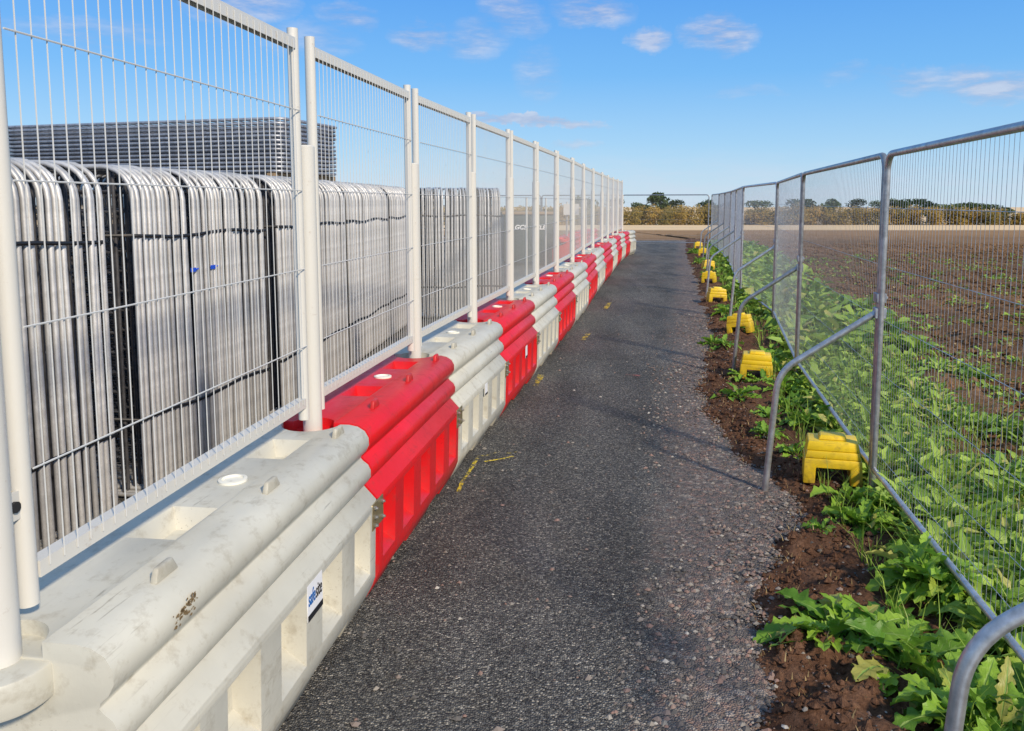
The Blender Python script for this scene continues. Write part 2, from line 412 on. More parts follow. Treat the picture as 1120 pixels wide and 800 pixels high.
for i, (o, white, rz, ln) in enumerate(BAR):
    if white:
        nw += 1; w = ['nearest white barrier, scuffed cream plastic with a blue and white sticker on its side',
                      'second white barrier of the line, between the two nearest red ones', 'third white barrier of the line counted from the camera',
                      'fourth white barrier of the line counted from the camera', 'fifth white barrier of the line counted from the camera',
                      'sixth white barrier of the line counted from the camera', 'seventh and farthest white barrier in the path line'][nw - 1]
    else:
        nr += 1; w = ['nearest red barrier, glossy plastic with a brassy plate joining it to the cream one',
                      'second red barrier of the line counted from the camera', 'third red barrier of the line counted from the camera',
                      'fourth red barrier of the line counted from the camera', 'fifth red barrier of the line counted from the camera',
                      'sixth red barrier of the line, last but one of the red ones', 'farthest red barrier at the very end of the path line'][nr - 1]
    tag(o, w, 'barrier', GB)
# short end barrier (white) closing the line
endo = copy_tree(protoW); endo.location = S[14]; endo.rotation_euler = (0, 0, math.atan2(SY[14] - SY[13], SX[14] - SX[13]) - R(6)); endo.scale = (.62, 1, 1)
tag(endo, 'short white barrier past the last thick post, at the far end of the line', 'barrier', GB)

def text_mesh(s, size, m, shear=0.2, off=.0, ext=.0006, sx=1.0):
    cu = bpy.data.curves.new('t', 'FONT'); cu.body = s; cu.size = size; cu.shear = shear; cu.offset = off; cu.extrude = ext; cu.align_x = 'LEFT'
    o = bpy.data.objects.new('t', cu); C.objects.link(o)
    dg = bpy.context.evaluated_depsgraph_get(); dg.update()
    me = bpy.data.meshes.new_from_object(o.evaluated_get(dg)); bpy.data.objects.remove(o)
    w = max((v.co.x for v in me.vertices), default=0)
    me.materials.clear(); me.materials.append(m)
    return me, w
def sticker(parent, x, z, w, h, text=True):
    # lies on the road side wall, y = about -.308
    ny = -.3105
    q = MB(); q.box((x, ny, z), (x + w, ny + .003, z + h)); st = q.build('sticker', M['sticker'], parent)
    q = MB(); q.box((x, ny - .001, z), (x + w, ny, z + h * .17)); q.build('sticker_band', M['ink_black'], st)
    if text:
        s = w * .29
        a, wa = text_mesh('safe', s, M['ink_blue'], .12, s * .012); b, wb = text_mesh('site', s, M['ink_black'], .12, s * .006)
        k = (w * .92) / (wa + wb + .004)
        for me, xx in ((a, 0), (b, wa + .002)):
            o = link('lettering', me, None, st); o.location = (x + w * .04 + xx * k, ny - .0012, z + h * .42); o.rotation_euler = (R(90), 0, 0); o.scale = (k, k * 1.9, 1)
    return st
sticker(BAR[0][0], 1.03, .345, .14, .14)
sticker(BAR[2][0], .88, .40, .10, .09, False)
sticker(BAR[3][0], 1.02, .36, .10, .12, False)
# scuff of mud on the nearest barrier
def scuff(parent, x, y, z, w, h, rx, seed):
    random.seed(seed); q = MB()
    for k in range(60):
        cx, cy = random.gauss(0, w), random.gauss(0, h); r = random.uniform(.0015, .0065); n = 6
        b0 = len(q.v); q.v += [(cx + cy * .8 + r * math.cos(6.283 * j / n) * random.uniform(.6, 1.8), cy + r * math.sin(6.283 * j / n) * random.uniform(.5, 1.4), 0) for j in range(n)]
        q.f.append(tuple(b0 + j for j in range(n)))
    o = q.build('mud_smear', M['mud'], parent); o.location = (x, y, z); o.rotation_euler = (R(rx), 0, 0)
scuff(BAR[0][0], .32, -.2795, .79, .03, .013, 90, 3)

# ------------------------------------------------------------------ fence posts and white mesh panels
PL = LEN
def make_sleeve():
    q = MB(); q.tube([(0, 0, .80), (0, 0, 2.15)], .044, 20); q.tube([(0, 0, 2.15), (0, 0, 2.156)], [.044, .038], 20)
    return q.mesh('fence_post', M['white_paint'])
sl = make_sleeve()
pos_words = ['on the near end of the nearest white barrier, left edge', 'where the nearest white and red barriers meet']
for i, s in enumerate(S):
    o = link('fence_post', sl); o.location = s
    lab = ('thick round white post ' + pos_words[i]) if i < 2 else 'thick white post, %s of the barrier line counted from the camera' % ordw[min(i, 13)]
    if i == 14: lab = 'thick white post on the far end of the barrier line'
    if i == 13: lab = 'thick white post one before the far end of the line'
    tag(o, lab, 'post', 'white posts standing in the barrier joints')
def make_panel():
    t = empty('mesh_fence_panel'); a, b = .095, PL - .095
    for x in (a, b):
        q = MB(); q.tube([(x, 0, .905), (x, 0, 2.655)], .024, 16); p = q.build('upright', M['white_paint'], t)
    def chan(z0, z1, up):
        q = MB(); w = .021; th = .003
        if up:   # open downwards
            q.box((a + .02, -w, z1 - th), (b - .02, w, z1)); q.box((a + .02, -w, z0), (b - .02, -w + th, z1 - th)); q.box((a + .02, w - th, z0), (b - .02, w, z1 - th))
        else:
            q.box((a + .02, -w, z0), (b - .02, w, z1))
        return q
    chan(2.565, 2.612, True).build('top_rail', M['white_paint'], t)
    chan(.965, 1.008, False).build('bottom_rail', M['white_paint'], t)
    q = MB(); n = int((b - a) / .05)
    for k in range(1, n):
        x = a + (b - a) * k / n
        q.tube([(x, -.0235, .985), (x, -.0235, 2.545), (x, -.0235, 2.60)], .0018, 5)
    q.build('vertical_wires', M['wire_paint'], t)
    q = MB()
    for z in (2.30, 1.95, 1.60, 1.25):
        q.tube([(a + .01, -.028, z), (b - .01, -.028, z)], .0026, 5)
    q.build('horizontal_wires', M['wire_paint'], t)
    for z in (1.17, 1.98):
        q = MB(); q.box((.03, -.012, z - .035), (a - .01, -.006, z + .035)); q.box((.03, .006, z - .035), (a - .01, .012, z + .035))
        c = q.build('clamp', M['white_paint'], t)
        q = MB(); q.tube([(.056, -.02, z), (.056, -.012, z)], .014, 10); q.build('knob', M['rubber'], c)
    return t
pan = make_panel(); index_kids(pan)
for i in range(14):
    o = pan if i == 0 else copy_tree(pan)
    d = S[i + 1] - S[i]; o.location = S[i]; o.rotation_euler = (0, 0, math.atan2(d.y, d.x)); o.scale = (d.length / PL, 1, 1)
    lab = ['white wire mesh panel over the nearest white barrier', 'white wire mesh panel over the nearest red barrier'][i] if i < 2 else 'white wire mesh panel, %s of the row along the barriers' % ordw[i]
    tag(o, lab, 'fence panel', 'white mesh panels above the barriers')

# ------------------------------------------------------------------ behind: bundles of steel crowd barriers stood on end
def make_hoop():
    t = empty('crowd_barrier'); D, H, r = 1.08, 2.11, .20; z0 = .02
    pts = []
    for (cy, cz, a0) in ((r, H - r, 180), (D - r, H - r, 90), (D - .05, z0 + .05, 0), (.05, z0 + .05, -90)):
        rr = r if cz > 1 else .05
        for k in range(7):
            a = R(a0 - 90 * k / 6); pts.append((0, cy + rr * math.cos(a), cz + rr * math.sin(a)))
    q = MB(); q.tube(pts, .0165, 8, closed=True); q.build('frame', M['galv_stack'], t, 60)
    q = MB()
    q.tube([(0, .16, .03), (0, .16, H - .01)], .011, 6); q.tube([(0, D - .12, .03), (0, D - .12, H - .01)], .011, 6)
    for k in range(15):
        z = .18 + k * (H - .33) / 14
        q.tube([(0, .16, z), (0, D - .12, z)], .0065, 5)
    q.build('infill_bars', M['galv_bars_shaded'], t, 60)
    return t
hoop = make_hoop(); index_kids(hoop); used = False
random.seed(11)
def bundle(p0, p1, n, lab, depth_dir=None):
    global used
    p0, p1 = Vector(p0), Vector(p1); d = (p1 - p0); rz = math.atan2(d.y, d.x)
    for k in range(n):
        o = hoop if not used else copy_tree(hoop); used = True
        q = p0 + d * ((k + random.uniform(-.12, .12)) / (n - 1))
        o.location = (q.x, q.y, random.uniform(0, .012)); o.rotation_euler = (random.uniform(-.008, .008), random.gauss(0, .006), rz + random.gauss(0, .015))
        tag(o, lab, 'crowd barrier', 'steel crowd barriers strapped upright in bundles')
    # straps
    ux = Vector((math.cos(rz), math.sin(rz), 0)); uy = Vector((-math.sin(rz), math.cos(rz), 0))
    for z in (1.68, .52):
        q = MB(); a = p0 - ux * .03; b = p1 + ux * .03; pts = []
        m = 14
        for k in range(m + 1): pts.append(a.lerp(b, k / m) - uy * .0225 + Vector((0, 0, z + .012 * math.sin(k * .7 + z) + random.uniform(-.003, .003))))
        for k in range(m + 1): pts.append(b.lerp(a, k / m) + uy * 1.105 + Vector((0, 0, z)))
        n0 = len(pts)
        for p in pts:
            q.v.append((p.x, p.y, p.z - .011)); q.v.append((p.x, p.y, p.z + .011))
        for k in range(n0):
            a_, b_ = k, (k + 1) % n0; q.f.append((2 * a_, 2 * b_, 2 * b_ + 1, 2 * a_ + 1))
        me = q.mesh('strap', M['strap']); o = link('strap', me)
        md = o.modifiers.new('s', 'SOLIDIFY'); md.thickness = .003; md.offset = 0
        tag(o, ('upper' if z > 1 else 'lower') + ' black strap round the ' + lab.split(' in the ')[1], 'strap', 'black straps round the bundles')
bundle((-2.74, 2.75, 0), (-2.51, 4.70, 0), 34, 'galvanised crowd barrier standing on end in the nearest bundle left of the first dark gap')
bundle((-2.46, 4.99, 0), (-2.21, 6.62, 0), 32, 'galvanised crowd barrier standing on end in the bundle with blue tags')
bundle((-2.17, 6.92, 0), (-2.05, 8.90, 0), 38, 'galvanised crowd barrier standing on end in the bundle behind the second thick white post')
bundle((-2.04, 9.02, 0), (-1.95, 10.95, 0), 38, 'galvanised crowd barrier standing on end in the bundle right of the second thick white post')
bundle((-1.94, 11.08, 0), (-1.86, 12.8, 0), 34, 'galvanised crowd barrier standing on end in the bundle behind the third thick white post')
bundle((-1.82, 12.95, 0), (-.48, 13.25, 0), 28, 'galvanised crowd barrier standing on end in the farthest bundle, turned to face the path')
bundle((-5.6, 9.9, 0), (-5.4, 11.4, 0), 12, 'galvanised crowd barrier standing on end in the bundle farthest left under the flat stack')
# blue tags
for (x, y) in ((216, 293), (236, 296)):
    p = gp(x, y, 1.42); q = MB(); q.box((-.028, -.004, -.014), (.028, .004, .014)); q.tube([(.02, -.006, 0), (.05, -.006, .004)], .006, 6)
    o = q.build('blue_tag', M['blue_tag'])
    ty = 5.58 if x < 220 else 5.83; o.location = (-2.46 + .1534 * (ty - 4.99) + .026, ty, 1.43); o.rotation_euler = (0, 0, R(82))
    tag(o, 'small blue tag, %s of the pair on the tubes' % ('left one' if x < 220 else 'right one'), 'tag', 'blue tags on the stacked barriers')

# flat stack of dark panels lying on top
def make_flat():
    t = empty('steel_panel'); Lx, Ly, r = 4.0, 1.25, .1
    q = MB(); pts = []
    for (cx, cy, a0) in ((r, r, 270), (r, Ly - r, 180), (Lx - r, Ly - r, 90), (Lx - r, r, 0)):
        for k in range(4):
            a = R(a0 - 90 * k / 3); pts.append((cx + r * math.cos(a), cy + r * math.sin(a), 0))
    q.tube(pts, .018, 8, closed=True); q.build('frame', M['galv_dark'], t, 60)
    q = MB()
    for k in range(34):
        x = .1 + k * (Lx - .2) / 33; q.tube([(x, .01, 0), (x, Ly - .01, 0)], .006, 5)
    for k in range(5):
        y = .1 + k * (Ly - .2) / 4; q.tube([(.01, y, .006), (Lx - .01, y, .006)], .005, 5)
    q.build('infill_bars', M['galv_dark'], t, 60)
    return t
fl = make_flat(); index_kids(fl)
ang = math.atan2(.28, -.96)
for k in range(13):
    o = fl if k == 0 else copy_tree(fl)
    # local +x runs left along the long face; depth away from camera needs -y side, so shift
    o.rotation_euler = (0, 0, ang + math.pi + R(random.uniform(-.4, .4)))
    o.location = (-2.78 - .96 * 4.0 + random.uniform(-.012, .012), 9.1 + .28 * 4.0 + random.uniform(-.012, .012), 2.245 + k * .0485)
    tag(o, 'dark steel panel lying flat in the pile on top of the bundles', 'steel panel', 'dark panels piled flat above the bundles')
for k, (f_, w) in enumerate(((.03, 'right'), (.3, 'middle'), (.86, 'left'))):
    q = MB(); q.box((-.045, -.05, 2.136), (.045, 1.3, 2.222)); o = q.build('timber_bearer', M['timber']); o.location = (-2.78 - .96 * 4 * f_, 9.1 + .28 * 4 * f_, 0); o.rotation_euler = (0, 0, ang + math.pi)
    tag(o, 'timber bearer under the flat pile of panels, the %s one' % w, 'timber')

# ------------------------------------------------------------------ right: galvanised temporary fence
FP = [(1.66, 1.65), (2.20, 5.02), (2.86, 8.51), (3.79, 12.43), (4.18, 15.9), (4.93, 19.4), (5.65, 22.8), (6.32, 26.3), (6.95, 29.8), (7.45, 33.2)]
FP = [Vector((a, b, 0)) for a, b in FP]
FL = 3.5
def make_rpanel():
    t = empty('site_fence_panel'); r = .10; z0, z1 = .20, 2.19; a, b = .025, FL - .025
    pts = []
    for k in range(7):
        an = R(180 - 90 * k / 6); pts.append((a + r + r * math.cos(an), 0, z1 - r + r * math.sin(an)))
    for k in range(7):
        an = R(90 - 90 * k / 6); pts.append((b - r + r * math.cos(an), 0, z1 - r + r * math.sin(an)))
    q = MB(); q.tube([(a, 0, .02)] + pts + [(b, 0, .02)], .021, 12); q.build('tube_frame', M['galv'], t, 60)
    q = MB(); q.tube([(a + .02, 0, z0), (b - .02, 0, z0)], .017, 10); q.build('bottom_rail', M['galv'], t, 60)
    q = MB(); n = int((b - a) / .05)
    for k in range(1, n):
        x = a + (b - a) * k / n
        zt = z1 - .005 if r < x - a < (b - a) - r else z1 - .04
        q.tube([(x, -.018, z0 - .01), (x, -.018, 1.7), (x, -.018, zt)], .0012, 4)
    q.build('vertical_wires', M['galv_wire'], t, None)
    q = MB()
    for z in (1.86, 1.5, 1.16, .82, .5, .3):
        q.tube([(a, -.021, z), (b, -.021, z)], .0018, 4)
    q.build('horizontal_wires', M['galv_wire'], t, None)
    for z in (1.30,):
        q = MB(); q.box((-.035, -.03, z - .03), (.06, .03, z + .03)); c = link('clip', bevel_mesh(q.mesh('c', None, None), .004, 1), M['galv_dark'], t)
        q = MB(); q.tube([(.012, -.03, z), (.012, -.045, z)], .01, 6); q.build('bolt', M['bolt'], c)
    return t
rp = make_rpanel(); index_kids(rp)
for i in range(len(FP) - 1):
    o = rp if i == 0 else copy_tree(rp); d = FP[i + 1] - FP[i]
    o.location = FP[i]; o.rotation_euler = (0, 0, math.atan2(d.y, d.x)); o.scale = (d.length / FL, 1, 1)
    lab = ['tall galvanised site fence panel nearest the camera at the right edge', 'second galvanised site fence panel, beyond the nearest yellow block'][i] if i < 2 else 'galvanised site fence panel, %s of the row along the field' % ordw[i]
    tag(o, lab, 'fence panel', 'galvanised fence panels along the field')
# fence closing the far end
XF = [(7.4, 33.4), (3.95, 34.9), (.5, 36.4), (-2.9, 37.9), (-6.3, 39.4)]
for i in range(4):
    o = copy_tree(rp); a = Vector((*XF[i], 0)); d = Vector((*XF[i + 1], 0)) - a
    o.location = a; o.rotation_euler = (0, 0, math.atan2(d.y, d.x)); o.scale = (d.length / FL, 1, 1)
    tag(o, 'galvanised panel across the far end of the path, ' + ['rightmost, at the corner', 'behind the end of the white fence', 'seen through the white fence', 'leftmost, behind the steel bundles'][i], 'fence panel', 'galvanised fence panels closing the far end')

def brace(base, rz, lab, H=1.22):
    t = empty('fence_brace', base, rz, lab, 'brace', 'tube braces propping the site fence')
    # local +x points from fence towards path
    pts = [(-.0, 0, H)]
    A = Vector((0, 0, H)); B = Vector((.60, 0, .80)); Cc = Vector((.66, 0, .0))
    u = (A - B).normalized(); w = (Cc - B).normalized(); r = .13
    for k in range(9):
        s = k / 8; p = (B + u * r).lerp(B, s).lerp(B.lerp(B + w * r, s), s); pts.append(tuple(p))
    pts.append(tuple(Cc))
    q = MB(); q.tube(pts, .021, 12); q.build('tube', M['galv'], t, 60)
    q = MB(); q.box((-.035, -.035, H - .05), (.035, .035, H + .02)); link('clamp', bevel_mesh(q.mesh('c', None, None), .005, 1), M['galv_dark'], t)
def make_block():
    t = empty('fence_weight_block')
    W, D, Hh = .36, .26, .30
    def step(x0, x1, z0, z1, d0, d1, dr=.012):
        q = MB(); a = dr
        q.add([(x0, -d0, z0), (x1, -d0, z0), (x1, d0, z0), (x0, d0, z0), (x0 + a, -d1, z1), (x1 - a, -d1, z1), (x1 - a, d1, z1), (x0 + a, d1, z1)],
              [(3, 2, 1, 0), (4, 5, 6, 7), (0, 1, 5, 4), (1, 2, 6, 5), (2, 3, 7, 6), (3, 0, 4, 7)]); return q
    # lower body with an arch opening: outline extruded in y
    def extr(poly, d, taper=.01):
        q = MB(); k = len(poly); q.add([(x, -d, z) for x, z in poly] + [(x, d, z) for x, z in poly],
              [(i, (i + 1) % k, k + (i + 1) % k, k + i) for i in range(k)] + [tuple(reversed(range(k))), tuple(range(k, 2 * k))])
        m_ = q.mesh('e', None, None); g = bmesh.new(); g.from_mesh(m_); bmesh.ops.recalc_face_normals(g, faces=g.faces); g.to_mesh(m_); g.free(); return m_
    low = extr([(-.185, 0), (-.11, 0), (-.105, .105), (.105, .105), (.11, 0), (.185, 0), (.178, .165), (-.178, .165)], .135)
    me = bevel_mesh(low, .008, 2, 30); me.materials.append(M['yellow']); link('base', me, None, t)
    for nm, args in (('middle_step', (-.174, .174, .167, .215, .130, .128)), ('upper_step', (-.166, .166, .2165, .275, .124, .120)), ('handle_boss', (-.09, .09, .2765, .305, .07, .06))):
        me = bevel_mesh(step(*args).mesh('s', None, None), .007, 2, 30); me.materials.append(M['yellow']); link(nm, me, None, t)
    q = MB(); q.box((-.12, -.02, .106), (.12, .02, .11)); q.build('socket', M['yellow'], t)
    return t
pd = math.atan2(.98, .2)
blk = make_block(); index_kids(blk)
bl = [(917, 540, .36), (830, 418, .37), (813, 368, .38), (785, 333, .37), (777, 311, .37), (775, 296, .37), (770, 281, .36), (764, 273, .36)]
GBk = 'yellow plastic weight blocks at the foot of the fence'
blab = ['nearest yellow stepped block, square on beside the near fence post', 'second yellow block, beside the brace on dark soil', 'third yellow block, tilted among weeds',
        'fourth yellow block from the camera', 'fifth yellow block from the camera', 'sixth yellow block from the camera', 'seventh yellow block from the camera', 'farthest yellow block near the end of the path']
Yb = []
for k, (x, y, w) in enumerate(bl):
    o = blk if k == 0 else copy_tree(blk); p = gp(x, y, .0)
    if k >= 5:   # keep the far ones beside the fence
        pass
    o.location = (p.x, p.y + .13, .025 if k else .05); s = w / .36; s *= (1, .9, .88, .9, .85, .85, .9, .9)[k]; o.scale = (s, s, s * 1.02)
    o.rotation_euler = (R(random.uniform(-4, 4)), R([-1, 2, -9, 4, -3, 7, -4, 3][k]), R([-17, -14, -28, 0, -22, 8, -12, 0][k])); tag(o, blab[k], 'weight block', GBk)
for k, w in enumerate(('in the bottom right corner, nearest the camera', 'beside the nearest yellow block', 'third from the camera', 'fourth from the camera', 'fifth from the camera',
                       'sixth from the camera', 'seventh from the camera', 'eighth from the camera', 'last before the far corner')):
    p = FP[k] if k else FP[0].lerp(FP[1], .05)
    d = (FP[min(k + 1, 9)] - FP[max(k - 1, 0)]); rz = math.atan2(d.y, d.x) + math.pi / 2
    brace(p, rz + R(random.uniform(-5, 5)), 'bent galvanised tube brace ' + w, 1.22)

# ------------------------------------------------------------------ ground
def nz(x, y, s, seed=0): return noise.noise(Vector((x * s, y * s, seed)))
def fbm(x, y, s, o=4, seed=0):
    v = 0; a = 1
    for k in range(o): v += a * noise.noise(Vector((x * s, y * s, seed + k * 7.3))); s *= 2.1; a *= .5
    return v
EDGE = [(-8, -.1), (0, .35), (2.87, .82), (3.5, 1.0), (4.0, 1.2), (4.6, 1.55), (5.3, 1.64), (5.9, 1.5), (6.6, 1.5), (7.6, 1.62), (9.2, 1.95), (12.4, 2.75), (20, 4.1), (30, 5.75), (41, 7.9)]
def edge(y):
    for (a, b), (c, d) in zip(EDGE, EDGE[1:]):
        if y <= c: return b + (d - b) * (y - a) / (c - a)
    return EDGE[-1][1]
def fence_x(y):
    pts = [(1.2, -2.0)] + [(p.x, p.y) for p in FP] + [(9.2, 42)]
    for (a, b), (c, d) in zip(pts, pts[1:]):
        if y <= d: return a + (c - a) * (y - b) / (d - b)
    return pts[-1][0]
def grid(xs, ys, zf):
    q = MB(); nx = len(xs)
    for y in ys:
        for i, x in enumerate(xs):
            p = zf(x, y, i); q.v.append(p)
    for j in range(len(ys) - 1):
        for i in range(nx - 1):
            k = j * nx + i; q.f.append((k, k + 1, k + nx + 1, k + nx))
    return q
def steps(a, b, d0, g):
    out = [a]; d = d0
    while out[-1] < b: out.append(min(b, out[-1] + d)); d *= g
    return out
# path: columns in lateral fraction; last columns slump under the soil
ysp = steps(-4, 41, .07, 1.006)
cols = [-3.2, -2.0, -1.2, -.8, -.5, -.3, -.18, -.1, -.04, 0, .05, .12, .25]
def pathpt(c, y, i):
    e = edge(y) + .10 * fbm(c * 0 + 3, y, 1.9, 5, 5)
    x = e + c; z = 0
    z = .006 * fbm(x, y, .8, 3, 2)
    if c > -.3: z += .018 * fbm(x, y, 5, 3, 9) * (c + .3) / .3
    if c > 0: z -= .06 * min(1, c / .22) ** 1.5
    if y > 39.5: z -= .05 * (y - 39.5) / 1.5
    return (x, y, z)
q = grid(cols, ysp, pathpt); o = q.build('path', M['tarmac'], None, None); o.data.shade_smooth(); tag(o, kind='structure')
q = grid([-60, -30, -12, -6, -4, -3, -1.5, 0], [-6, 0, 6, 12, 20, 30, 41.5], lambda x, y, i: ((edge(y) - 3.15 + x) if x == 0 else (edge(y) - 3.15 + x), y, -.012))
o = q.build('yard_ground', M['tarmac']); tag(o, kind='structure')
# soil verge
def soilz(x, y):
    e = edge(y) + .10 * fbm(3, y, 1.9, 5, 5); t = max(0, min(1, (x - e + .03) / .22)); fx = fence_x(y)
    bankd = .012 * t + .012 * math.exp(-((x - e - .28) / .2) ** 2)
    lump = .065 * fbm(x, y, 4.5, 5, 1) + .03 * abs(nz(x, y, 14, 3))
    return -.028 + (bankd + .03 * t) + lump * (.25 + .75 * t)
ys2 = steps(1.0, 41, .028, 1.0075)
ncol = 56
def soilpt(i, y, k):
    e = edge(y); f = i / (ncol - 1); x = e - .25 + f * (fence_x(y) + .6 - e + .25)
    return (x, y, soilz(x, y) - (.1 if i == ncol - 1 else 0))
q = grid(list(range(ncol)), ys2, soilpt); o = q.build('soil_verge', M['soil'], None, None); o.data.shade_smooth(); tag(o, kind='structure')
# field to the horizon
def fz(x, y):
    base = -.02 if y < 36 else -.02 - (y - 36) * .0208
    if y > 165: base = -2.70 - (y - 165) * .004
    return base
xs = [-400, -120, -40, -8, 0]; x = .35
xs_r = steps(.0, 12, .11, 1.02); xs2 = xs_r + steps(12.2, 60, .7, 1.12)[1:] + [90, 130, 200, 400, 900]
ysf = steps(-1, 14, .13, 1.004) + steps(14.2, 60, .25, 1.03)[1:] + steps(61, 170, 3, 1.03)[1:] + [220, 300, 450, 700, 1500]
def fieldpt(x, y, i):
    fx = fence_x(min(y, 41)); X = fx + .35 + x if y < 41 else fx + .35 + x
    z = fz(X, y)
    if y < 60 and x < 40: z += .07 * fbm(X, y, 1.9, 6, 4) + .05 * math.sin(X * 6.2 + fbm(X, y, .4, 2) * 2)
    return (X, y, z)
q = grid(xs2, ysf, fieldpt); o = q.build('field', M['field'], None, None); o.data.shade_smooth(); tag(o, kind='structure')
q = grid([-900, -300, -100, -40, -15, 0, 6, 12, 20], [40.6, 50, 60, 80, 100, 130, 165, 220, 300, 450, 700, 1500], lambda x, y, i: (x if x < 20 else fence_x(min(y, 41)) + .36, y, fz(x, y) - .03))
o = q.build('far_field', M['field'], None, None); tag(o, kind='structure')

# stones, clods
def scatter_stones(name, fn, n, smin, smax, m, seed, flat=.6):
    random.seed(seed); V = []; Fc = []; RR = []
    ico = [(0, 0, 1), (.9, 0, .1), (.28, .85, .1), (-.72, .53, -.05), (-.72, -.53, .1), (.28, -.85, 0), (0, 0, -1)]
    fi = [(0, 1, 2), (0, 2, 3), (0, 3, 4), (0, 4, 5), (0, 5, 1), (6, 2, 1), (6, 3, 2), (6, 4, 3), (6, 5, 4), (6, 1, 5)]
    for k in range(n):
        p = fn()
        if p is None: continue
        s = smin + (smax - smin) * random.random() ** 3; a = random.uniform(0, 6.28); ca, sa = math.cos(a), math.sin(a); st = random.uniform(.6, 1.3)
        b = len(V)
        for (x, y, z) in ico:
            x *= s * st * random.uniform(.75, 1.2); y *= s * random.uniform(.75, 1.2); z *= s * flat * random.uniform(.7, 1.2)
            V.append((p[0] + x * ca - y * sa, p[1] + x * sa + y * ca, p[2] + z))
        Fc += [tuple(i + b for i in f) for f in fi]; RR += [random.random()] * 7
    me = bpy.data.meshes.new(name); me.from_pydata(V, [], Fc); me.update(); at = me.attributes.new('leafrand', 'FLOAT', 'POINT'); at.data.foreach_set('value', RR)
    me.materials.append(m); o = link(name, me); tag(o, kind='stuff'); return o
def fpath():
    y = 1.6 + 12 * random.random() ** 1.6; e = edge(y); x = random.uniform(e - 2.2, e + .12); lat = e - x
    if random.random() > (.03 + .97 * max(0, 1 - lat / .75) ** 1.4): return None
    return (x, y, .0015)
tag(scatter_stones('loose_gravel', fpath, 56000, .0035, .021, M['stone'], 5), 'loose grey and reddish stone chips strewn over the tarmac path', 'gravel', kind='stuff')
def fstones():
    y = 2.2 + 12 * random.random() ** 1.4; e = edge(y); x = e + random.uniform(-.1, .55); return (x, y, soilz(x, y) + .004)
tag(scatter_stones('soil_stones', fstones, 1500, .005, .02, M['stone'], 8), 'pale stones lying in the dark soil of the verge', 'stones', kind='stuff')
def fclod():
    y = 2.0 + 14 * random.random() ** 1.3; e = edge(y); x = e + random.gauss(.25, .18); return (x, y, soilz(x, y) + .003)
o = scatter_stones('soil_clods', fclod, 7000, .006, .032, M['soil'], 9, .8); tag(o, 'crumbly brown clods of soil along the edge of the path', 'soil', kind='stuff')
def ffc():
    y = 3 + 34 * random.random() ** 1.5; x = fence_x(y) + .6 + 14 * random.random(); return (x, y, fz(x, y) + .02)
tag(scatter_stones('field_clods', ffc, 30000, .015, .075, M['field'], 10, .8), 'lumps of turned earth scattered over the ploughed field', 'soil', kind='stuff')

# paint marks on the path
def strip(name, pix, w, m, lab, z=.016):
    q = MB(); pts = [gp(x, y, z) for x, y in pix]; dense = []
    for a, b in zip(pts, pts[1:]):
        for k in range(6): dense.append(a.lerp(b, k / 6))
    dense.append(pts[-1])
    for i, p in enumerate(dense):
        t = (dense[min(i + 1, len(dense) - 1)] - dense[max(i - 1, 0)]).normalized(); s = Vector((-t.y, t.x, 0)); ww = w * random.uniform(.7, 1.3)
        q.v.append(tuple(p + s * ww)); q.v.append(tuple(p - s * ww))
    for i in range(len(dense) - 1): q.f.append((2 * i, 2 * i + 1, 2 * i + 3, 2 * i + 2))
    o = q.build(name, m); tag(o, lab, 'paint mark')
q = 'paint_mark'
strip(q, [(501, 538), (506, 526), (512, 518), (519, 506), (524, 499), (535, 498), (546, 494), (556, 496), (566, 494)], .013, M['mark_yellow'], 'yellow sprayed corner mark on the tarmac beside the second white barrier')
strip(q, [(530, 505), (548, 502), (562, 499)], .012, M['mark_yellow'], 'short faint yellow stroke just inside the sprayed corner mark')
strip(q, [(586, 422), (592, 410)], .03, M['mark_yellow'], 'faint yellow dab on the tarmac beside the second red barrier')
strip(q, [(638, 372), (644, 364)], .035, M['mark_yellow'], 'small yellow dab beside the third red barrier')
strip(q, [(662, 338), (667, 331)], .035, M['mark_yellow'], 'tiny faint yellow dab farthest along the path')
strip(q, [(684, 410), (700, 411)], .03, M['mark_red'], 'dull red patch of paint in the middle of the path')

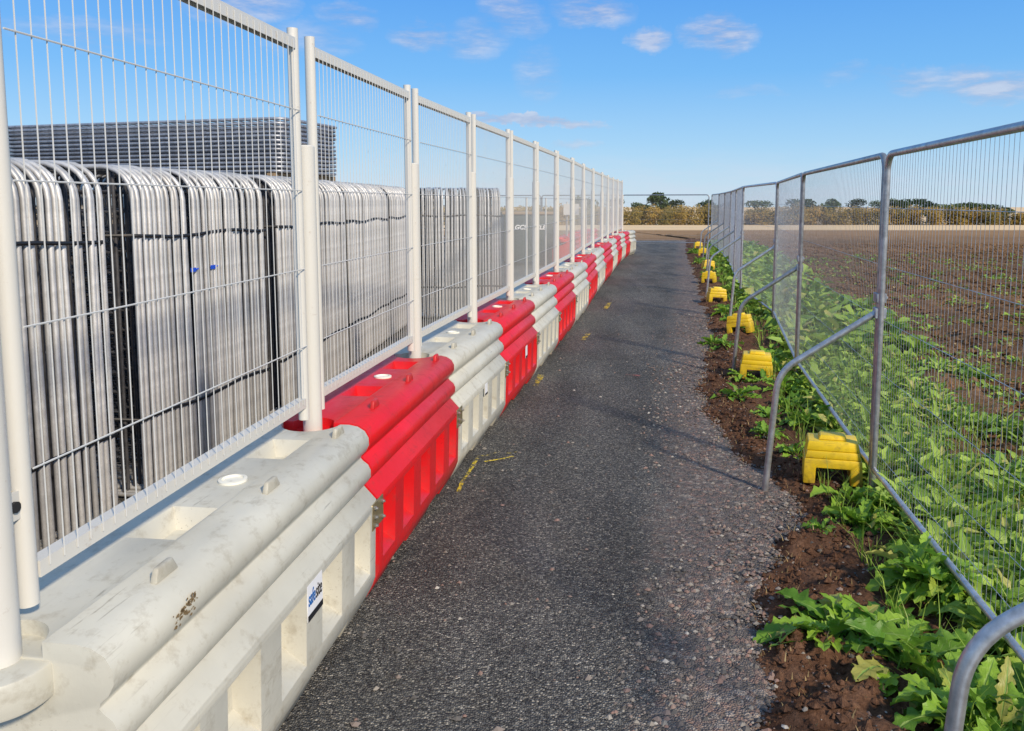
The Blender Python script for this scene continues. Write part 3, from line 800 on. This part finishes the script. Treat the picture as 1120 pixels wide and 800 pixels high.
# ------------------------------------------------------------------ plants
def leaf(V, Fc, UV, RR, base, az, el, ln, wd, droop, rnd, pet=.3, nl=7, nc=5, lobes=True):
    wav = random.uniform(.12, .4); crl = random.uniform(.1, .8); bend = random.uniform(-.9, .9)
    b = len(V); d = Vector((math.cos(az), math.sin(az), 0)); sd = Vector((-math.sin(az), math.cos(az), 0))
    p = Vector(base); e = el; seg = ln / (nl - 1); tw = random.uniform(-.8, .8); ph = random.uniform(0, 6)
    for j in range(nl):
        t = j / (nl - 1)
        if t < pet: w = wd * .045
        else:
            s = (t - pet) / (1 - pet); w = wd * (math.sin(math.pi * min(1, s ** .75 * .97 + .03)) ** .8) * .5
            if lobes: w *= (1 + .26 * math.sin(s * (38 if nl > 20 else 26 if nl > 12 else 13) + ph)) * (.7 + .6 * s)
        up = Vector((-math.cos(az) * math.sin(e), -math.sin(az) * math.sin(e), math.cos(e)))
        sdr = (sd * math.cos(tw * t) + up * math.sin(tw * t))
        for c in range(nc):
            u = c / (nc - 1) * 2 - 1
            q_ = p + sdr * (u * w) + up * (abs(u) ** 1.5 * w * crl + wav * abs(u) * w * math.sin(t * (34 if nl > 12 else 14) + u * 2.5 + ph))
            V.append(tuple(q_)); UV.append((c / (nc - 1), t)); RR.append(rnd)
        p = p + (d * math.cos(e) + Vector((0, 0, 1)) * math.sin(e)) * seg
        e -= droop / (nl - 1); az += bend / (nl - 1); d = Vector((math.cos(az), math.sin(az), 0)); sd = Vector((-math.sin(az), math.cos(az), 0))
    for j in range(nl - 1):
        for c in range(nc - 1):
            k = b + j * nc + c; Fc.append((k, k + 1, k + nc + 1, k + nc))
def finish(name, V, Fc, UV, RR, m, parent=None):
    me = bpy.data.meshes.new(name); me.from_pydata(V, [], Fc); me.update()
    at = me.attributes.new('leafrand', 'FLOAT', 'POINT'); at.data.foreach_set('value', RR)
    uv = me.uv_layers.new(name='UVMap'); li = [0] * len(me.loops); me.loops.foreach_get('vertex_index', li)
    flat = [0.0] * (2 * len(li))
    for i, vi in enumerate(li): flat[2 * i], flat[2 * i + 1] = UV[vi]
    uv.data.foreach_set('uv', flat); me.shade_smooth(); me.materials.append(m)
    return me
def rosette(V, Fc, UV, RR, base, n, ln, wd, hi=1.0, nl=7, nc=5, spread=.03):
    a0 = random.uniform(0, 6.28)
    for k in range(n):
        az = a0 + k * 2.4 + random.uniform(-.3, .3); f = k / n
        el = R(15 + 60 * f * hi + random.uniform(-10, 12)); l = ln * random.uniform(.6, 1.1) * (1 - .25 * f)
        leaf(V, Fc, UV, RR, (base[0] + random.uniform(-spread, spread), base[1] + random.uniform(-spread, spread), base[2]), az, el, l, wd * random.uniform(.7, 1.15) * l / ln, R(random.uniform(40, 105)), random.random(), random.uniform(.22, .38), nl, nc)
random.seed(21)
tmpl = []
for k in range(6):
    V, Fc, UV, RR = [], [], [], []
    rosette(V, Fc, UV, RR, (0, 0, 0), 22 + k, .27, .085, 1.05, 16, 5); tmpl.append(finish('leaves', V, Fc, UV, RR, M['leaf']))
big = []
for k in range(3):
    V, Fc, UV, RR = [], [], [], []
    for c in range(4): rosette(V, Fc, UV, RR, (random.uniform(-.13, .13), random.uniform(-.12, .12), 0), 26, .31, .088, 1.0, 28, 7)
    big.append(finish('leaves', V, Fc, UV, RR, M['leaf']))
def weed(me, x, y, s, lab, grp='leafy weeds on the soil verge', z=None):
    o = link('leafy_weed', me); o.location = (x, y, (soilz(x, y) if z is None else z) - .01); o.scale = (s, s, s * random.uniform(.85, 1.15)); o.rotation_euler = (0, 0, random.uniform(0, 6.28)); tag(o, lab, 'weed', grp)
for (px, py, s, me, lab) in ((962, 705, 1.3, big[0], 'large spreading leafy weed on bare soil left of the bottom rail'), (1030, 655, 1.1, big[1], 'bushy weed between the big spreading one and the bottom rail'),
                             (1095, 790, 1.1, big[2], 'broad leaved weed in the bottom right corner under the bent tube'), (1005, 625, .75, big[1], 'tufted weed just left of the rail, above the large spreading one')):
    p = gp(px, py, .03); weed(me, p.x, p.y, s, lab)
for (px, py, s, lab) in ((935, 690, .8, 'small weed at the left edge of the large spreading one'), (900, 578, .5, 'low weed in front of the nearest yellow block'), (872, 500, .85, 'weed left of the nearest yellow block'),
                         (840, 480, .7, 'weed just right of the foot of the second brace'), (880, 465, .9, 'weed behind the nearest yellow block'), (862, 445, .8, 'weed just right of the tube of the second brace'), (985, 560, .7, 'weed right of the near fence post foot'), (780, 375, .9, 'weed at the path edge beside the third yellow block'), (1000, 600, .7, 'weed hugging the bottom rail right of the nearest block'), (955, 575, .5, 'tiny weed on soil right of the nearest yellow block')):
    p = gp(px, py, .03); weed(random.choice(tmpl), p.x, p.y, s, lab)
cnt = 0
while cnt < 120:
    y = 4.5 + 29 * random.random() ** 1.25; e = edge(y); fx = fence_x(y); x = random.uniform(e + .28, fx + .2)
    if random.random() > ((x - e) / max(.3, (fx - e))) ** .8 + .12: continue
    if y < 6.2 and x < fx - .35: continue
    if math.hypot(x - 2.02, y - 5.2) < .32: continue
    weed(random.choice(tmpl), x, y, random.uniform(.55, 1.15), 'leafy green weed on the verge between the fence and the path edge'); cnt += 1
# dense weeds on the field side: uncountable
def field_weeds(name, n, fn, seed, m, lab, nl=5, nc=3, ln=.26, wd=.10, nleaf=(7, 11), hi=1.0):
    random.seed(seed); V, Fc, UV, RR = [], [], [], []
    for k in range(n):
        p = fn()
        if p is None: continue
        x, y, z, s = p; nlf = random.randint(*nleaf)
        rosette(V, Fc, UV, RR, (x, y, z - .01), nlf, ln * s, wd * s, hi, nl, nc, .05)
    me = finish(name, V, Fc, UV, RR, m); o = link(name, me); tag(o, lab, 'weeds', kind='stuff')
def fA():
    y = 1.6 + 8 * random.random(); fx = fence_x(y); t = random.random() ** 1.3 * 2.0
    if nz(fx + t, y, 1.3, 17) + .38 < t * .28 - .02: return None
    return (fx + .06 + t, y, .02 - .02 * t, random.uniform(.65, 1.35) * (1 - .2 * t / 2.2))
field_weeds('field_weeds', 1800, fA, 31, M['leaf_pale'], 'dense bright green weeds growing along the field side of the fence', 9, 5, .27, .062, (11, 16), 1.2)
def fB():
    y = 9.5 + 26 * random.random(); fx = fence_x(y); t = random.random() ** 1.2 * 1.7
    if nz(fx + t, y, .9, 17) + .4 < t * .28: return None
    return (fx + .1 + t, y, .0, random.uniform(.9, 1.8))
field_weeds('field_weeds', 1500, fB, 32, M['leaf_pale'], 'band of green weeds running away along the far part of the fence', 5, 3, .30, .12, (8, 12))
def fC():
    y = 3 + 26 * random.random() ** 1.1; fx = fence_x(y); t = 1.8 + 9 * random.random() ** 1.7
    if nz(fx + t, y, .9, 8) < .05 and random.random() < .75: return None
    return (fx + t, y, .0, random.uniform(.35, .95))
field_weeds('field_seedlings', 1500, fC, 33, M['leaf_pale'], 'scattered green seedlings on the brown ploughed field', 5, 3, .22, .08, (5, 8))
# grass blades and straw
def blades(name, n, fn, seed, m, lab, h=(.08, .3), w=.004):
    random.seed(seed); V, Fc, UV, RR = [], [], [], []
    for k in range(n):
        x, y, z = fn(); hh = random.uniform(*h); a = random.uniform(0, 6.28); l = random.uniform(.2, .9) * hh; b = len(V); s = (-math.sin(a) * w, math.cos(a) * w)
        for j, t in enumerate((0, .5, 1)):
            cx = x + math.cos(a) * l * t * t; cy = y + math.sin(a) * l * t * t; cz = z + hh * (t - .15 * t * t); f = 1 - t * .9
            V += [(cx - s[0] * f, cy - s[1] * f, cz), (cx + s[0] * f, cy + s[1] * f, cz)]; UV += [(.3, t), (.35, t)]
        RR += [random.random()] * 6; Fc += [(b, b + 1, b + 3, b + 2), (b + 2, b + 3, b + 5, b + 4)]
    me = finish(name, V, Fc, UV, RR, m); o = link(name, me); tag(o, lab, 'grass', kind='stuff')
def fg():
    y = 2 + 30 * random.random() ** 1.3; x = fence_x(y) + random.gauss(.5, .5); x = max(x, fence_x(y) - .3); return (x, y, max(0, soilz(x, y)))
blades('grass', 9000, fg, 41, M['leaf_pale'], 'thin grass blades among the weeds by the fence', (.06, .32), .0035)
def fs():
    y = 2.2 + 24 * random.random() ** 1.3; x = edge(y) + random.uniform(.05, 6) * random.random(); return (x, y, (soilz(x, y) if x < fence_x(y) else .0) + .02)
blades('straw', 3500, fs, 42, M['dry'], 'dry straw and dead stalks on the soil', (.005, .05), .0035)
def fd():
    y = 3 + 22 * random.random() ** 1.2; x = fence_x(y) + 1 + 8 * random.random(); return (x, y, .03, random.uniform(.2, .5))
field_weeds('dead_leaves', 700, fd, 43, M['dry'], 'pale dead leaves lying on the field', 4, 3, .2, .1, (1, 3), .1)

# hedge and trees far behind
random.seed(51)
def cards(V, Fc, UV, RR, c, r, n, s):
    for k in range(n):
        v = Vector((random.gauss(0, 1), random.gauss(0, 1), random.gauss(0, 1))).normalized() * (random.random() ** .35)
        p = Vector((c[0] + v.x * r[0], c[1] + v.y * r[1], c[2] + v.z * r[2])); a = Vector((random.gauss(0, 1), random.gauss(0, 1), random.gauss(0, 1))).normalized(); b2 = a.orthogonal().normalized()
        l = s * random.uniform(.5, 1.2); b = len(V)
        V += [tuple(p - a * l), tuple(p + b2 * l * .5), tuple(p + a * l), tuple(p - b2 * l * .5)]; UV += [(.3, .02), (.3, .04), (.3, .06), (.3, .08)]; RR += [c[3]] * 4 if random.random() < .6 else [min(1, max(0, c[3] + random.uniform(-.35, .35)))] * 4
        Fc.append((b, b + 1, b + 2, b + 3))
V, Fc, UV, RR = [], [], [], []
x = -24.0
while x < 118:
    hh = 3.5 + 1.1 * nz(x, 0, .11, 3) + .7 * nz(x, 0, .5, 6) + random.uniform(-.3, .4)
    if x > 80: hh *= max(.45, 1 - (x - 80) / 45)
    yy = 152 + random.uniform(-2.5, 2.5); g = fz(0, yy); tone = min(1, max(0, .55 + .5 * nz(x, 0, .25, 9) + random.uniform(-.25, .25)))
    for kk in range(4):
        cards(V, Fc, UV, RR, (x + random.uniform(-.8, .8), yy + random.uniform(-1, 1), g + hh * (.08 + .2 * kk), tone), (1.4, 1.3, hh * .30), 130, .24)
    x += .85
me = finish('hedge', V, Fc, UV, RR, M['hedge']); tag(link('hedge', me), 'long olive and rusty hedge across the far side of the field', 'hedge', kind='stuff')
def tree_mesh(h, w, seed, n=900):
    random.seed(seed); V, Fc, UV, RR = [], [], [], []
    for k in range(9):
        a = random.uniform(0, 6.28); rr = random.uniform(.1, .55) * w; cz = h * random.uniform(.38, .86)
        cards(V, Fc, UV, RR, (rr * math.cos(a), rr * math.sin(a), cz, random.random()), (w * .32, w * .32, h * .15), n // 9, .28)
    crown = finish('crown', V, Fc, UV, RR, M['tree'])
    q = MB(); q.tube([(0, 0, -.2), (.05, 0, h * .3), (0, .08, h * .7)], [.16, .12, .04], 8)
    for k in range(5):
        a = k * 1.3; q.tube([(0, 0, h * (.28 + .07 * k)), (math.cos(a) * w * .4, math.sin(a) * w * .4, h * (.5 + .08 * k))], [.06, .02], 6)
    return crown, q.mesh('trunk', M['bark'])
tms = [tree_mesh(5.6, 3.4, 61), tree_mesh(4.6, 3.0, 62), tree_mesh(5.0, 4.2, 63)]
TR = [(702, 221, 0), (722, 211, 1), (735, 218, 2), (775, 219, 1), (800, 217, 0), (832, 219, 2), (868, 217, 2), (880, 219, 0), (905, 218, 1), (932, 217, 2), (962, 219, 2), (978, 216, 0), (992, 217, 2), (1012, 221, 1), (1034, 223, 2), (1048, 221, 0), (1062, 222, 2), (1078, 223, 2), (1094, 227, 1), (668, 216, 2), (640, 214, 0)]
for k, (px, top, ty) in enumerate(TR):
    yy = 157 + (k * 37 % 11) * .6; X = (px - CX) / F * yy * 1.0; g = fz(0, yy); hgt = (HC - g) + (221 - top) / F * yy
    base = (5.6, 4.6, 5.0)[ty]; s = max(.5, hgt / base / .99)
    t = empty('tree', (X, yy, g), random.uniform(0, 6), 'dark tree standing up behind the far hedge', 'tree', 'trees behind the far hedge'); t.scale = (s * (1.15 if k < 13 or k > 18 else 1.7), s, s)
    cr, tr = tms[ty]; link('crown', cr, None, t); link('trunk', tr, None, t)

# ------------------------------------------------------------------ things seen through the white fence
t = empty('fuel_tank', (-.02, 24.2, 0), R(6), 'dark green tank with white lettering, seen through the white fence', 'tank')
q = MB(); q.box((-.78, -.0, .12), (.78, 1.6, 1.52)); me = bevel_mesh(q.mesh('b', None, None), .03, 2); me.materials.append(M['green_tank']); link('body', me, None, t)
q = MB(); q.box((-.83, -.05, 1.522), (.83, 1.65, 1.60)); me = bevel_mesh(q.mesh('b', None, None), .015, 2); me.materials.append(M['timber']); link('lid', me, None, t)
q = MB()
for xx in (-.6, .6): q.box((xx - .08, 0, 0), (xx + .08, 1.6, .118))
q.build('skid', M['pipe_black'], t)
q = MB()
for xx in (-.75, 0, .75): q.box((xx - .02, -.02, .14), (xx + .02, -.001, 1.5))
q.build('ribs', M['green_tank'], t)
for s, x in (('GCS', -.46), ('ILE', .24)):
    me, w = text_mesh(s, .19, M['ink_white'], .25, .006, .004); o = link('lettering', me, None, t); o.location = (x, -.026, 1.08); o.rotation_euler = (R(90), 0, 0)
lab2 = ['spare red barrier behind the white fence, nearest of that row and beside the tank', 'spare red barrier behind the white fence, second of that row', 'spare red barrier behind the white fence, third of that row', 'spare red barrier behind the white fence, farthest of that row']
for k, (x, y, rz) in enumerate(((.95, 23.6, 80), (1.3, 25.6, 80), (1.65, 27.6, 80), (2.0, 29.6, 79))):
    o = copy_tree(protoR); o.location = (x, y, 0); o.rotation_euler = (0, 0, R(rz)); o.scale = (1, 1, 1); tag(o, lab2[k], 'barrier', 'spare red barriers behind the fence')
for k, (px, yy, h, lab) in enumerate(((483, 14.2, 1.98, 'in front of the farthest steel bundle'), (576, 19.0, 2.0, 'in front of the green tank, left one'), (597, 22.0, 2.0, 'at the right corner of the green tank'), (620, 25.0, 1.9, 'carrying a blank white board'), (641, 27.0, 2.0, 'in front of the spare red barriers'))):
    X = (px - CX) / F * yy; t = empty('white_pole', (X, yy, 0), 0, 'slim white pole behind the fence, ' + lab, 'pole', 'slim white poles behind the fence')
    q = MB(); q.tube([(0, 0, .02), (.0, 0, h)], .024, 12); q.build('shaft', M['white_paint'], t)
    q = MB(); q.box((-.14, -.14, 0), (.14, .14, .02)); q.build('base_plate', M['white_paint'], t)
t = empty('white_board', ((624.5 - CX) / F * 24.9, 24.95, 0), R(5), 'blank white board fixed to a slim pole', 'sign')
q = MB(); q.box((-.24, -.045, 1.50), (.24, -.028, 1.84)); q.build('face', M['white_paint'], t)

# ------------------------------------------------------------------ world, sun, camera
w = bpy.data.worlds.new('World'); sc.world = w; w.use_nodes = True; nt = w.node_tree
bg = nt.nodes['Background']
SUN_EL, SUN_AZ = 33, 146      # azimuth clockwise from +Y (north): behind the camera, to the right
sky = nt.nodes.new('ShaderNodeTexSky'); sky.sky_type = 'NISHITA'; sky.sun_disc = False
sky.sun_elevation = R(SUN_EL); sky.sun_rotation = R(SUN_AZ); sky.altitude = 100; sky.air_density = 1.0; sky.dust_density = .6; sky.ozone_density = 2.0
tc = nt.nodes.new('ShaderNodeTexCoord'); D = tc.outputs['Generated']
def blob(px, py, rx, ry, rot=0):
    a = (px - CX) / F; b = -(py - CY) / F
    d = Vector((a, math.cos(PITCH) + b * math.sin(PITCH), -math.sin(PITCH) + b * math.cos(PITCH))).normalized()
    sx = Vector((d.y, -d.x, 0)).normalized(); sz = sx.cross(d)
    if rot: sx, sz = sx * math.cos(rot) + sz * math.sin(rot), sz * math.cos(rot) - sx * math.sin(rot)
    def dot(v):
        n = nt.nodes.new('ShaderNodeVectorMath'); n.operation = 'DOT_PRODUCT'; L(nt, warp, n.inputs[0]); n.inputs[1].default_value = v; return n.outputs['Value']
    u = math_(nt, 'DIVIDE', math_(nt, 'SUBTRACT', dot(sx), d.dot(sx)), rx / F); v = math_(nt, 'DIVIDE', math_(nt, 'SUBTRACT', dot(sz), d.dot(sz)), ry / F)
    r2 = math_(nt, 'ADD', math_(nt, 'MULTIPLY', u, u), math_(nt, 'MULTIPLY', v, v))
    fr = math_(nt, 'MULTIPLY', math_(nt, 'GREATER_THAN', dot(d), 0.0), math_(nt, 'SUBTRACT', 1.0, r2)); return math_(nt, 'MAXIMUM', fr, 0.0)
nn = N(nt, 'ShaderNodeTexNoise', Scale=14, Detail=6, Roughness=.65); L(nt, D, nn.inputs['Vector'])
sb = nt.nodes.new('ShaderNodeVectorMath'); sb.operation = 'SUBTRACT'; L(nt, nn.outputs['Color'], sb.inputs[0]); sb.inputs[1].default_value = (.5, .5, .5)
scl = nt.nodes.new('ShaderNodeVectorMath'); scl.operation = 'SCALE'; L(nt, sb.outputs[0], scl.inputs[0]); scl.inputs[3].default_value = .05
ad = nt.nodes.new('ShaderNodeVectorMath'); ad.operation = 'ADD'; L(nt, D, ad.inputs[0]); L(nt, scl.outputs[0], ad.inputs[1]); warp = ad.outputs[0]
tot = None
for (px, py, rx, ry, k, rot) in ((265, 5, 60, 22, .8, 0), (380, 18, 38, 14, .6, 0), (455, 40, 32, 18, .8, 0), (520, 45, 45, 26, .55, 0), (560, 15, 42, 26, .7, -.3), (648, 12, 52, 20, .85, -.15), (711, 46, 26, 14, .9, 0), (785, 42, 44, 20, .9, -.1),
                                 (590, 82, 30, 34, .4, 0), (572, 130, 100, 7, 1.6, -.08), (630, 158, 36, 6, .5, 0), (1090, 96, 62, 20, .9, -.1), (1010, 90, 50, 14, .6, -.2), (925, 80, 30, 12, .3, 0), (90, 38, 80, 16, .4, 0), (812, 105, 50, 8, .25, 0), (340, 45, 60, 20, .4, 0)):
    f = math_(nt, 'MULTIPLY', blob(px, py, rx, ry, rot), k); tot = f if tot is None else math_(nt, 'MAXIMUM', tot, f)
wn = nt.nodes.new('ShaderNodeMapping'); wn.inputs['Scale'].default_value = (2.4, 2.4, 11); L(nt, D, wn.inputs[0])
n3 = N(nt, 'ShaderNodeTexNoise', Scale=7, Detail=8, Roughness=.62); L(nt, wn.outputs[0], n3.inputs['Vector'])
cl = math_(nt, 'MULTIPLY', tot, ramp(nt, n3.outputs['Fac'], [(.32, 0.0), (.62, 1.15)]))
cl = ramp(nt, cl, [(.02, 0.0), (.8, .62)])
sep0 = nt.nodes.new('ShaderNodeSeparateXYZ'); L(nt, D, sep0.inputs[0])
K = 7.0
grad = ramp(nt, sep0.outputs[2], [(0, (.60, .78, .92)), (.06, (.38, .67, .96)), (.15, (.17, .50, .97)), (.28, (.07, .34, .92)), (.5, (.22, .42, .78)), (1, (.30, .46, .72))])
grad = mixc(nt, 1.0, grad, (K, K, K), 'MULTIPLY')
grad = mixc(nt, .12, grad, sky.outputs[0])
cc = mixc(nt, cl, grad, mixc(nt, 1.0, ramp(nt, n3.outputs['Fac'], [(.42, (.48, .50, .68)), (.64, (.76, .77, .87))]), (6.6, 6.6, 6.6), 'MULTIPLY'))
# low thin bank of cloud near the horizon
sepd = nt.nodes.new('ShaderNodeSeparateXYZ'); L(nt, D, sepd.inputs[0])
bank = math_(nt, 'MULTIPLY', ramp(nt, sepd.outputs[2], [(-.0, 1.0), (.03, .5), (.07, 0.0)]), ramp(nt, n3.outputs['Fac'], [(.4, .1), (.65, .6)]))
cc = mixc(nt, bank, cc, (4.6, 5.2, 6.2))
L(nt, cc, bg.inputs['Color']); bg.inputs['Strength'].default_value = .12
sl_ = bpy.data.lights.new('sun', 'SUN'); sl_.energy = 4.0; sl_.angle = R(4); sl_.color = (1, .85, .66)
so = bpy.data.objects.new('sun', sl_); C.objects.link(so)
az = R(SUN_AZ); dirv = Vector((math.sin(az) * math.cos(R(SUN_EL)), math.cos(az) * math.cos(R(SUN_EL)), math.sin(R(SUN_EL))))
so.rotation_euler = dirv.to_track_quat('Z', 'Y').to_euler(); so.location = (5, -5, 10)
cam = bpy.data.cameras.new('camera'); co = bpy.data.objects.new('camera', cam); C.objects.link(co)
co.location = (0, 0, HC); co.rotation_euler = (math.pi / 2 - PITCH, 0, 0)
cam.sensor_width = 36; cam.lens = F / 1120 * 36; cam.shift_x = -20 / 1120; cam.shift_y = -85 / 1120; cam.clip_end = 4000; cam.clip_start = .05
sc.camera = co
sc.view_settings.view_transform = 'Standard'; sc.view_settings.look = 'None'; sc.view_settings.gamma = 1; sc.view_settings.exposure = .2
sc.render.resolution_x = 1024; sc.render.resolution_y = 731
